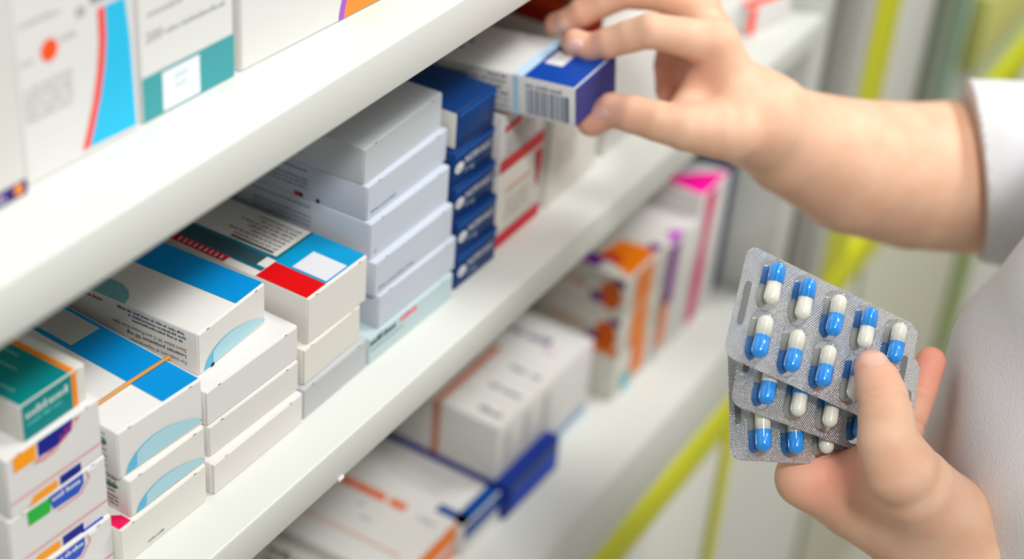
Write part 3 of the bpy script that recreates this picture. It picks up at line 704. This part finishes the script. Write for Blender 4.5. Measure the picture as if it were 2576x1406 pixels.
def surface_net(V, lo, h):
    S = V < 0
    cs = [S[i:S.shape[0] - 1 + i, j:S.shape[1] - 1 + j, k:S.shape[2] - 1 + k] for i in (0, 1) for j in (0, 1) for k in (0, 1)]
    anyv = cs[0].copy(); allv = cs[0].copy()
    for c in cs[1:]: anyv |= c; allv &= c
    act = anyv & ~allv
    idx = np.argwhere(act); N = len(idx)
    vid = np.full(act.shape, -1, np.int32); vid[tuple(idx.T)] = np.arange(N)
    acc = np.zeros((N, 3)); cnt = np.zeros(N)
    corners = [(i, j, k) for i in (0, 1) for j in (0, 1) for k in (0, 1)]
    val = {c: V[idx[:, 0] + c[0], idx[:, 1] + c[1], idx[:, 2] + c[2]] for c in corners}
    for c in corners:
        for ax in range(3):
            if c[ax]: continue
            c2 = list(c); c2[ax] = 1; c2 = tuple(c2); a, b = val[c], val[c2]; m = (a < 0) != (b < 0)
            t = np.where(m, a / np.where(m, a - b, 1), 0)
            p = np.tile(np.array(c, float), (N, 1)); p[:, ax] += t
            acc[m] += p[m]; cnt[m] += 1
    verts = lo + (idx + acc / cnt[:, None]) * h
    faces = []
    for ax in range(3):
        a1, a2 = (ax + 1) % 3, (ax + 2) % 3
        sl0 = [slice(None)] * 3; sl1 = [slice(None)] * 3; sl0[ax] = slice(0, -1); sl1[ax] = slice(1, None)
        A, B = S[tuple(sl0)], S[tuple(sl1)]
        E_ = np.argwhere(A != B)
        E_ = E_[(E_[:, a1] > 0) & (E_[:, a2] > 0) & (E_[:, a1] < S.shape[a1] - 1) & (E_[:, a2] < S.shape[a2] - 1)]
        q = []
        for d1, d2 in ((-1, -1), (0, -1), (0, 0), (-1, 0)):
            e = E_.copy(); e[:, a1] += d1; e[:, a2] += d2; q.append(vid[tuple(e.T)])
        q = np.stack(q, 1); fl = A[tuple(E_.T)]
        q[~fl] = q[~fl][:, ::-1]
        faces.append(q)
    f = np.concatenate(faces); return verts, f[(f >= 0).all(1)]
def np_mesh(name, parts):
    vs_, fs, o = [], [], 0
    for v, f in parts: vs_.append(v); fs.append(f + o); o += len(v)
    v = np.concatenate(vs_); f = np.concatenate(fs)
    me = bpy.data.meshes.new(name); me.vertices.add(len(v)); me.vertices.foreach_set('co', v.astype(np.float32).ravel())
    me.loops.add(f.size); me.loops.foreach_set('vertex_index', f.astype(np.int32).ravel())
    me.polygons.add(len(f)); me.polygons.foreach_set('loop_start', np.arange(0, f.size, 4, dtype=np.int32))
    me.update(calc_edges=True); me.validate(); smooth(me); return me, v

nH = np.array(HR.col[2]); HT = HO + nH * .0227
def on_plane(px, py, p0, n, off=0):
    r = ray(px, py); t = ((p0 + n * off - CAM) @ n) / (r @ n); return CAM + r * t

# ---- right hand and forearm
RH = SDF()
idx_tip = on_plane(1444, 135, HT, nH) + nH * .0068
mid_tip = on_plane(1398, 88, HT, nH) + nH * .0064
th_tip = on_plane(1488, 272, HO, nH) - nH * .0080
I = [(idx_tip, .0070), (at(1484, 121, .911), .0077), (at(1528, 109, .906), .0081), (at(1582, 92, .902), .0086), (at(1636, 77, .898), .0093), (at(1715, 92, .902), .0100), (at(1800, 112, .908), .0128)]
RH.chain('f1', I)
RH.chain('f2', [(mid_tip, .0064), (at(1428, 54, .926), .0070), (at(1462, 32, .922), .0076), (at(1515, 6, .919), .0080), (at(1572, -20, .916), .0088), (at(1660, -16, .918), .0096), (at(1758, 14, .925), .0122)])
RH.chain('f3', [(at(1700, 262, .962), .0062), (at(1682, 226, .962), .0074), (at(1684, 165, .955), .0086), (at(1700, 95, .948), .0094), (at(1780, 60, .942), .0118)])
RH.chain('f4', [(at(1752, 285, .962), .0058), (at(1738, 245, .968), .0068), (at(1748, 195, .966), .0076), (at(1765, 140, .960), .0084), (at(1812, 110, .955), .0105)])
RH.chain('f5', [(th_tip, .0080), (at(1540, 277, .908), .0091), (at(1592, 288, .901), .0099), (at(1655, 305, .897), .0106), (at(1726, 322, .896), .0120), (at(1800, 325, .901), .0150)])
RH.chain('p1', [(at(1893, 292, .925), .0226), (at(1840, 230, .917), .0152), (at(1800, 112, .909), .0132)], .010)
RH.chain('p1', [(at(1893, 292, .925), .0220), (at(1836, 214, .928), .0138), (at(1786, 108, .926), .0136), (at(1755, 35, .925), .0124)], .010)
RH.chain('p1', [(at(1893, 292, .930), .0200), (at(1836, 205, .940), .0135), (at(1775, 70, .942), .0118)], .010)
RH.chain('p1', [(at(1893, 292, .932), .0190), (at(1850, 220, .948), .0130), (at(1808, 115, .954), .0108)], .010)
RH.chain('p1', [(at(1890, 300, .922), .0215), (at(1840, 328, .905), .0165), (at(1760, 322, .898), .0128)], .010)
RH.chain('p1', [(at(1850, 275, .918), .0160), (at(1795, 215, .932), .0105), (at(1770, 165, .935), .0095)], .010)
RH.chain('p1', [(at(1706, 296, .901), .0082), (at(1748, 226, .917), .0078), (at(1792, 172, .922), .0100)], .010)
RH.chain('p1', [(at(1850, 250, .935), .0150), (at(1770, 215, .950), .0130), (at(1745, 150, .950), .0110)], .010)
RH.chain('p1', [(at(1893, 292, .925), .0224), (at(1935, 315, .932), .0242), (at(1995, 358, .945), .0296), (at(2150, 420, .970), .0380), (at(2300, 443, 1.0), .0426), (at(2440, 444, 1.02), .0458), (at(2760, 440, 1.06), .0450)], .012)
# ---- left hand
LH = SDF()
wr = at(2440, 1432, .800)
LH.chain('f5', [(on_card(2194, 926, .0135), .0080), (on_card(2208, 960, .0165), .0098), (on_card(2222, 1004, .0185), .0112), (on_card(2229, 1050, .0200), .0118), (on_card(2234, 1110, .0210), .0130), (on_card(2262, 1178, .0190), .0160)], .006)
mcp1 = on_card(2020, 1202, -.0300)
LH.chain('f1', [(mcp1, .0108), (on_card(2012, 1130, -.0340), .0092), (on_card(2050, 1030, -.0330), .0085), (on_card(2110, 930, -.0310), .0072)], .006)
LH.chain('f2', [(on_card(2080, 1230, -.0420), .0115), (on_card(2220, 1170, -.0420), .0092), (on_card(2284, 1075, -.0340), .0078), (on_card(2316, 985, -.0290), .0076), (on_card(2341, 910, -.0270), .0072)], .005)
LH.chain('f3', [(on_card(2150, 1270, -.0560), .0112), (on_card(2180, 1160, -.0600), .0090), (on_card(2210, 1060, -.0520), .0080), (on_card(2230, 970, -.0440), .0070)], .005)
LH.chain('f4', [(on_card(2220, 1310, -.0680), .0105), (on_card(2240, 1220, -.0730), .0080), (on_card(2250, 1130, -.0640), .0072), (on_card(2258, 1060, -.0560), .0062)], .005)
LH.chain('p1', [(wr, .0225), (at(2300, 1318, .792), .0240), (at(2160, 1262, .792), .0172), (mcp1, .0112)], .012)
LH.chain('p1', [(wr, .0215), (at(2320, 1330, .812), .0210), (on_card(2080, 1230, -.0420), .0122)], .012)
LH.chain('p1', [(wr, .0205), (at(2330, 1340, .828), .0180), (on_card(2150, 1270, -.0560), .0115)], .012)
LH.chain('p1', [(wr, .0195), (at(2350, 1360, .835), .0160), (on_card(2220, 1310, -.0680), .0110)], .012)
LH.chain('p1', [(wr, .0210), (at(2372, 1310, .780), .0215), (on_card(2300, 1222, .0130), .0172), (on_card(2248, 1150, .0200), .0140)], .014)
LH.chain('p1', [(on_card(2030, 1206, -.0300), .0085), (on_card(2110, 1196, -.0220), .0095), (on_card(2190, 1176, -.0020), .0110), (at(2280, 1270, .785), .0180)], .014)
LH.chain('p1', [(wr, .0222), (at(2530, 1500, .795), .0235), (np.array([.622, -.42, -.065 + ZM]), .034), (np.array([.62, -.50, -.11 + ZM]), .038)], .014)
# knuckle and wrist creases
def crease(S, a, b, c, w=.0011, d=.0006, rad=.011): S.crease(c, np.asarray(b) - np.asarray(a), w, d, rad)
tA, tB = on_card(2208, 960, .0165), on_card(2229, 1050, .0200)
for s in (-.0018, .0008, .0030): crease(LH, tA, tB, on_card(2222, 1004, .0185) + (tB - tA) / np.linalg.norm(tB - tA) * s, w=.0009, d=.0009, rad=.012)
fA, fB = on_card(2314, 985, -.031), on_card(2336, 912, -.030)
crease(LH, fA, fB, on_card(2312, 988, -.031), w=.0010, d=.0008, rad=.010); crease(LH, fA, fB, on_card(2288, 1068, -.034), w=.0010, d=.0008, rad=.011)

# ---- hidden rest of the body, coarser: upper arms, trunk, neck, head, legs
BODY = SDF()
zz = lambda x, y, z: np.array([x, y, z + ZM])
elR = at(2760, 440, 1.06); elL = np.array([.62, -.50, -.11 + ZM])
shR, shL = zz(.96, -.45, .27), zz(.64, -.50, .25)
BODY.chain('p1', [(at(2640, 442, 1.045), .043), (elR, .044), (shR, .050)], .02)
BODY.chain('p1', [(at(2640, 1590, .79), .028), (elL, .037), (shL, .050)], .02)
BODY.chain('p1', [(shL, .055), (zz(.80, -.46, .30), .075), (shR, .055)], .03)
BODY.chain('p1', [(zz(.80, -.46, .25), .11), (zz(.80, -.45, .0), .105), (zz(.80, -.45, -.25), .12)], .03)
BODY.chain('p1', [(zz(.80, -.46, .30), .055), (zz(.80, -.45, .42), .050)], .02)
BODY.chain('p1', [(zz(.80, -.43, .50), .062), (zz(.80, -.45, .56), .080)], .02)
BODY.chain('p1', [(zz(.80, -.362, .525), .010), (zz(.80, -.348, .505), .011)], .01)
for sx in (-1, 1):
    BODY.chain('p1', [(zz(.80 + sx * .078, -.45, .53), .012), (zz(.80 + sx * .082, -.455, .55), .014)], .008)
    BODY.chain('p1', [(zz(.80 + sx * .08, -.45, -.28), .085), (zz(.80 + sx * .085, -.45, -.56), .058), (zz(.80 + sx * .085, -.46, -.90), .040)], .02)
parts = [RH.mesh(.0010), LH.mesh(.0010), BODY.mesh(.005)]
me, V = np_mesh('person', parts)
# pinkness of finger ends and web, a property of the skin
pink = [(idx_tip, .018, .30), (mid_tip, .022, .40), (th_tip, .024, .40), (at(1760, 200, .93), .022, .55), (on_card(2341, 910, -.027), .022, .8), (on_card(2310, 990, -.031), .018, .3), (on_card(2194, 910, .0135), .014, .4), (on_card(2110, 1180, -.01), .022, .55), (at(1684, 200, .955), .03, .5)]
red = np.zeros(len(V), np.float32)
for c, r, a in pink:
    m = np.abs(V - c).max(1) < r * 2.2
    red[m] = np.maximum(red[m], a * np.exp(-((V[m] - c) ** 2).sum(1) / r ** 2))
at_ = me.attributes.new('pink', 'FLOAT', 'POINT'); at_.data.foreach_set('value', red)
def skin_material():
    m = bpy.data.materials.new('skin'); m.use_nodes = True; nt = m.node_tree; b = nt.nodes['Principled BSDF']
    b.inputs['Roughness'].default_value = .55; b.inputs['Specular IOR Level'].default_value = .28
    b.inputs['Subsurface Weight'].default_value = .22; b.inputs['Subsurface Radius'].default_value = (.006, .0022, .0012); b.inputs['Subsurface Scale'].default_value = 1
    tc = nt.nodes.new('ShaderNodeTexCoord'); n1 = nt.nodes.new('ShaderNodeTexNoise'); n1.inputs['Scale'].default_value = 60; n1.inputs['Detail'].default_value = 5
    n2 = nt.nodes.new('ShaderNodeTexNoise'); n2.inputs['Scale'].default_value = 520; n2.inputs['Detail'].default_value = 3
    nt.links.new(tc.outputs['Object'], n1.inputs['Vector']); nt.links.new(tc.outputs['Object'], n2.inputs['Vector'])
    mx = nt.nodes.new('ShaderNodeMix'); mx.data_type = 'RGBA'; mx.inputs[6].default_value = srgb(235, 193, 165); mx.inputs[7].default_value = srgb(230, 181, 151)
    cr = nt.nodes.new('ShaderNodeMapRange'); cr.inputs[1].default_value = .35; cr.inputs[2].default_value = .65
    nt.links.new(n1.outputs['Fac'], cr.inputs[0]); nt.links.new(cr.outputs[0], mx.inputs[0])
    atn = nt.nodes.new('ShaderNodeAttribute'); atn.attribute_name = 'pink'
    m2 = nt.nodes.new('ShaderNodeMix'); m2.data_type = 'RGBA'; m2.inputs[7].default_value = srgb(234, 140, 122)
    nt.links.new(atn.outputs['Fac'], m2.inputs[0]); nt.links.new(mx.outputs[2], m2.inputs[6]); nt.links.new(m2.outputs[2], b.inputs['Base Color'])
    bp = nt.nodes.new('ShaderNodeBump'); bp.inputs['Strength'].default_value = .22; bp.inputs['Distance'].default_value = .0005
    nt.links.new(n2.outputs['Fac'], bp.inputs['Height']); nt.links.new(bp.outputs['Normal'], b.inputs['Normal'])
    return m
person = link('person', me, None, skin_material())
tag(person, 'person in a white coat reaching for a box while holding blister packs', 'person')

# ---- fingernails lying on the finger ends
M_NAIL = mat('fingernail', srgb(238, 190, 174), rough=.4, spec=.3, sss=.1)
def nail(S, px, py, ang, ln, wd, lift=.00022):
    """ang: image direction towards the finger end in degrees; ln, wd in pixels"""
    ca, sa = math.cos(math.radians(ang)), math.sin(math.radians(ang))
    nu, nv = 15, 13
    A, B = np.meshgrid(np.linspace(-1, 1, nu), np.linspace(-1, 1, nv), indexing='ij'); A, B = A.ravel(), B.ravel()
    hw = 1 - np.maximum(0, -A) ** 2.6 * .62 - np.maximum(0, A) ** 4 * .42      # rounded at the cuticle, squarer at the free end
    u, v = A * ln / 2, B * hw * wd / 2
    D = np.stack([ray(px + ca * p - sa * q, py + sa * p + ca * q) for p, q in zip(u, v)])
    t = np.full(len(D), .66)
    near = [q for q in S.pr if min(abs(float(S.pd((CAM + D.mean(0) * tt)[None], q)[0])) for tt in np.linspace(.7, 1.0, 31)) < .03]
    best = np.full(len(D), 9.0); bt = t.copy()
    for _ in range(45):
        s = S.ev(CAM + D * t[:, None], near); m = s < best; best[m] = s[m]; bt[m] = t[m]
        t = np.where(s > 1e-5, np.minimum(t + s * .9, 1.2), t)
    P = CAM + D * bt[:, None]; e = 1e-4                                      # a ray that only grazes keeps its nearest point
    s0 = S.ev(P, near); g = np.stack([S.ev(P + d, near) - s0 for d in np.eye(3) * e], 1); g /= np.linalg.norm(g, axis=1)[:, None] + 1e-9
    P = P - g * s0[:, None]
    P = P + g * (lift * ((1 - np.maximum(np.abs(A), np.abs(B)) ** 6) * 1.6 - .5))[:, None]
    fs = [[i * nv + j, i * nv + j + 1, (i + 1) * nv + j + 1, (i + 1) * nv + j] for i in range(nu - 1) for j in range(nv - 1)]
    m_ = bpy.data.meshes.new('fingernail'); m_.from_pydata([tuple(p) for p in P], [], fs); m_.update(); smooth(m_)
    return link('fingernail', m_, person, M_NAIL)
nail(RH, 1446, 113, 168, 42, 32); nail(RH, 1412, 68, 138, 46, 30); nail(RH, 1512, 284, 185, 36, 26); nail(LH, 2198, 903, -98, 34, 78)

# ---- clothing
COAT = SDF()
COAT.kout = lambda g: .035
cuff = at(2452, 428, 1.006)
COAT.chain('p1', [(cuff, .0530), (at(2600, 432, 1.024), .058), (at(2760, 436, 1.05), .062), (shR + np.array([0, 0, -.02]), .075)], .03)
COAT.chain('p1', [(elL + np.array([0, .04, .0]), .050), (elL, .055), (shL, .070)], .03)
COAT.chain('p2', [(shL, .068), (zz(.80, -.46, .30), .085), (shR, .068)], .04)
COAT.chain('p2', [(zz(.80, -.44, .24), .135), (zz(.785, -.40, .10), .152), (zz(.755, -.378, .0), .160), (zz(.735, -.378, -.12), .164), (zz(.76, -.41, -.48), .170)], .05)
COAT.chain('p2', [(zz(.88, -.44, .22), .120), (zz(.88, -.42, .0), .140), (zz(.87, -.42, -.48), .160)], .05)
cv, cf = COAT.mesh(.0032)
# cut the sleeve opening: hollow it around the forearm and trim at the cuff
axd = at(2700, 440, 1.053) - at(2300, 443, 1.0); axd /= np.linalg.norm(axd)
axd = RC[0] * .98 - RC[2] * .14 - RC[1] * .10; axd /= np.linalg.norm(axd)
rel = cv - cuff; t = rel @ axd; rad = np.linalg.norm(rel - t[:, None] * axd, axis=1)
end = (t < .0) & (rad < .075) & (t > -.09)
cv[end] -= np.outer(t[end] + .0, axd)
# soft folds in the cloth
def folds(P):
    x, y, z = P.T
    return .0048 * np.sin(26 * x + 19 * z + 3 * np.sin(14 * y + 9 * z)) * np.sin(21 * z - 12 * y + 1.3) + .0016 * np.sin(70 * z + 33 * x + 2 * np.sin(40 * y))
e_ = 1e-3
g0 = np.stack([COAT.ev(cv + d) for d in np.eye(3) * e_], 1) - COAT.ev(cv)[:, None]; g0 /= np.linalg.norm(g0, axis=1)[:, None] + 1e-9
amp = np.clip((t - .004) / .03, 0, 1); amp[rad > .10] = 1
cv = cv + g0 * (folds(cv) * amp)[:, None]
cme, _ = np_mesh('coat', [(cv, cf)])
link('coat', cme, person, mat('coat_cloth', srgb(222, 223, 227), rough=.85, bump=.8, scale=700, spec=.15))['label'] = 'white cotton coat with short loose sleeve'
TR = SDF(); TR.kout = lambda g: .03
for sx in (-1, 1): TR.chain('p%d' % sx, [(zz(.80 + sx * .08, -.45, -.25), .105), (zz(.80 + sx * .085, -.45, -.56), .075), (zz(.80 + sx * .085, -.46, -.93), .062)], .02)
link('trousers', np_mesh('trousers', [TR.mesh(.007)])[0], person, mat('trouser_cloth', srgb(60, 62, 72), rough=.9))
for sx in (-1, 1):
    SHO = SDF(); SHO.chain('p1', [(zz(.80 + sx * .085, -.47, -.955), .042), (zz(.80 + sx * .095, -.33, -.965), .034)], .02)
    link('shoe', np_mesh('shoe', [SHO.mesh(.005)])[0], person, mat('shoe_leather', srgb(40, 38, 38), rough=.4))
HA = SDF(); HA.chain('p1', [(zz(.80, -.475, .57), .085), (zz(.80, -.50, .50), .070), (zz(.80, -.52, .38), .045)], .02)
link('hair', np_mesh('hair', [HA.mesh(.005)])[0], person, mat('hair_dark', srgb(38, 28, 24), rough=.5))

for o in bpy.data.objects:
    if 'dims' in o: del o['dims']
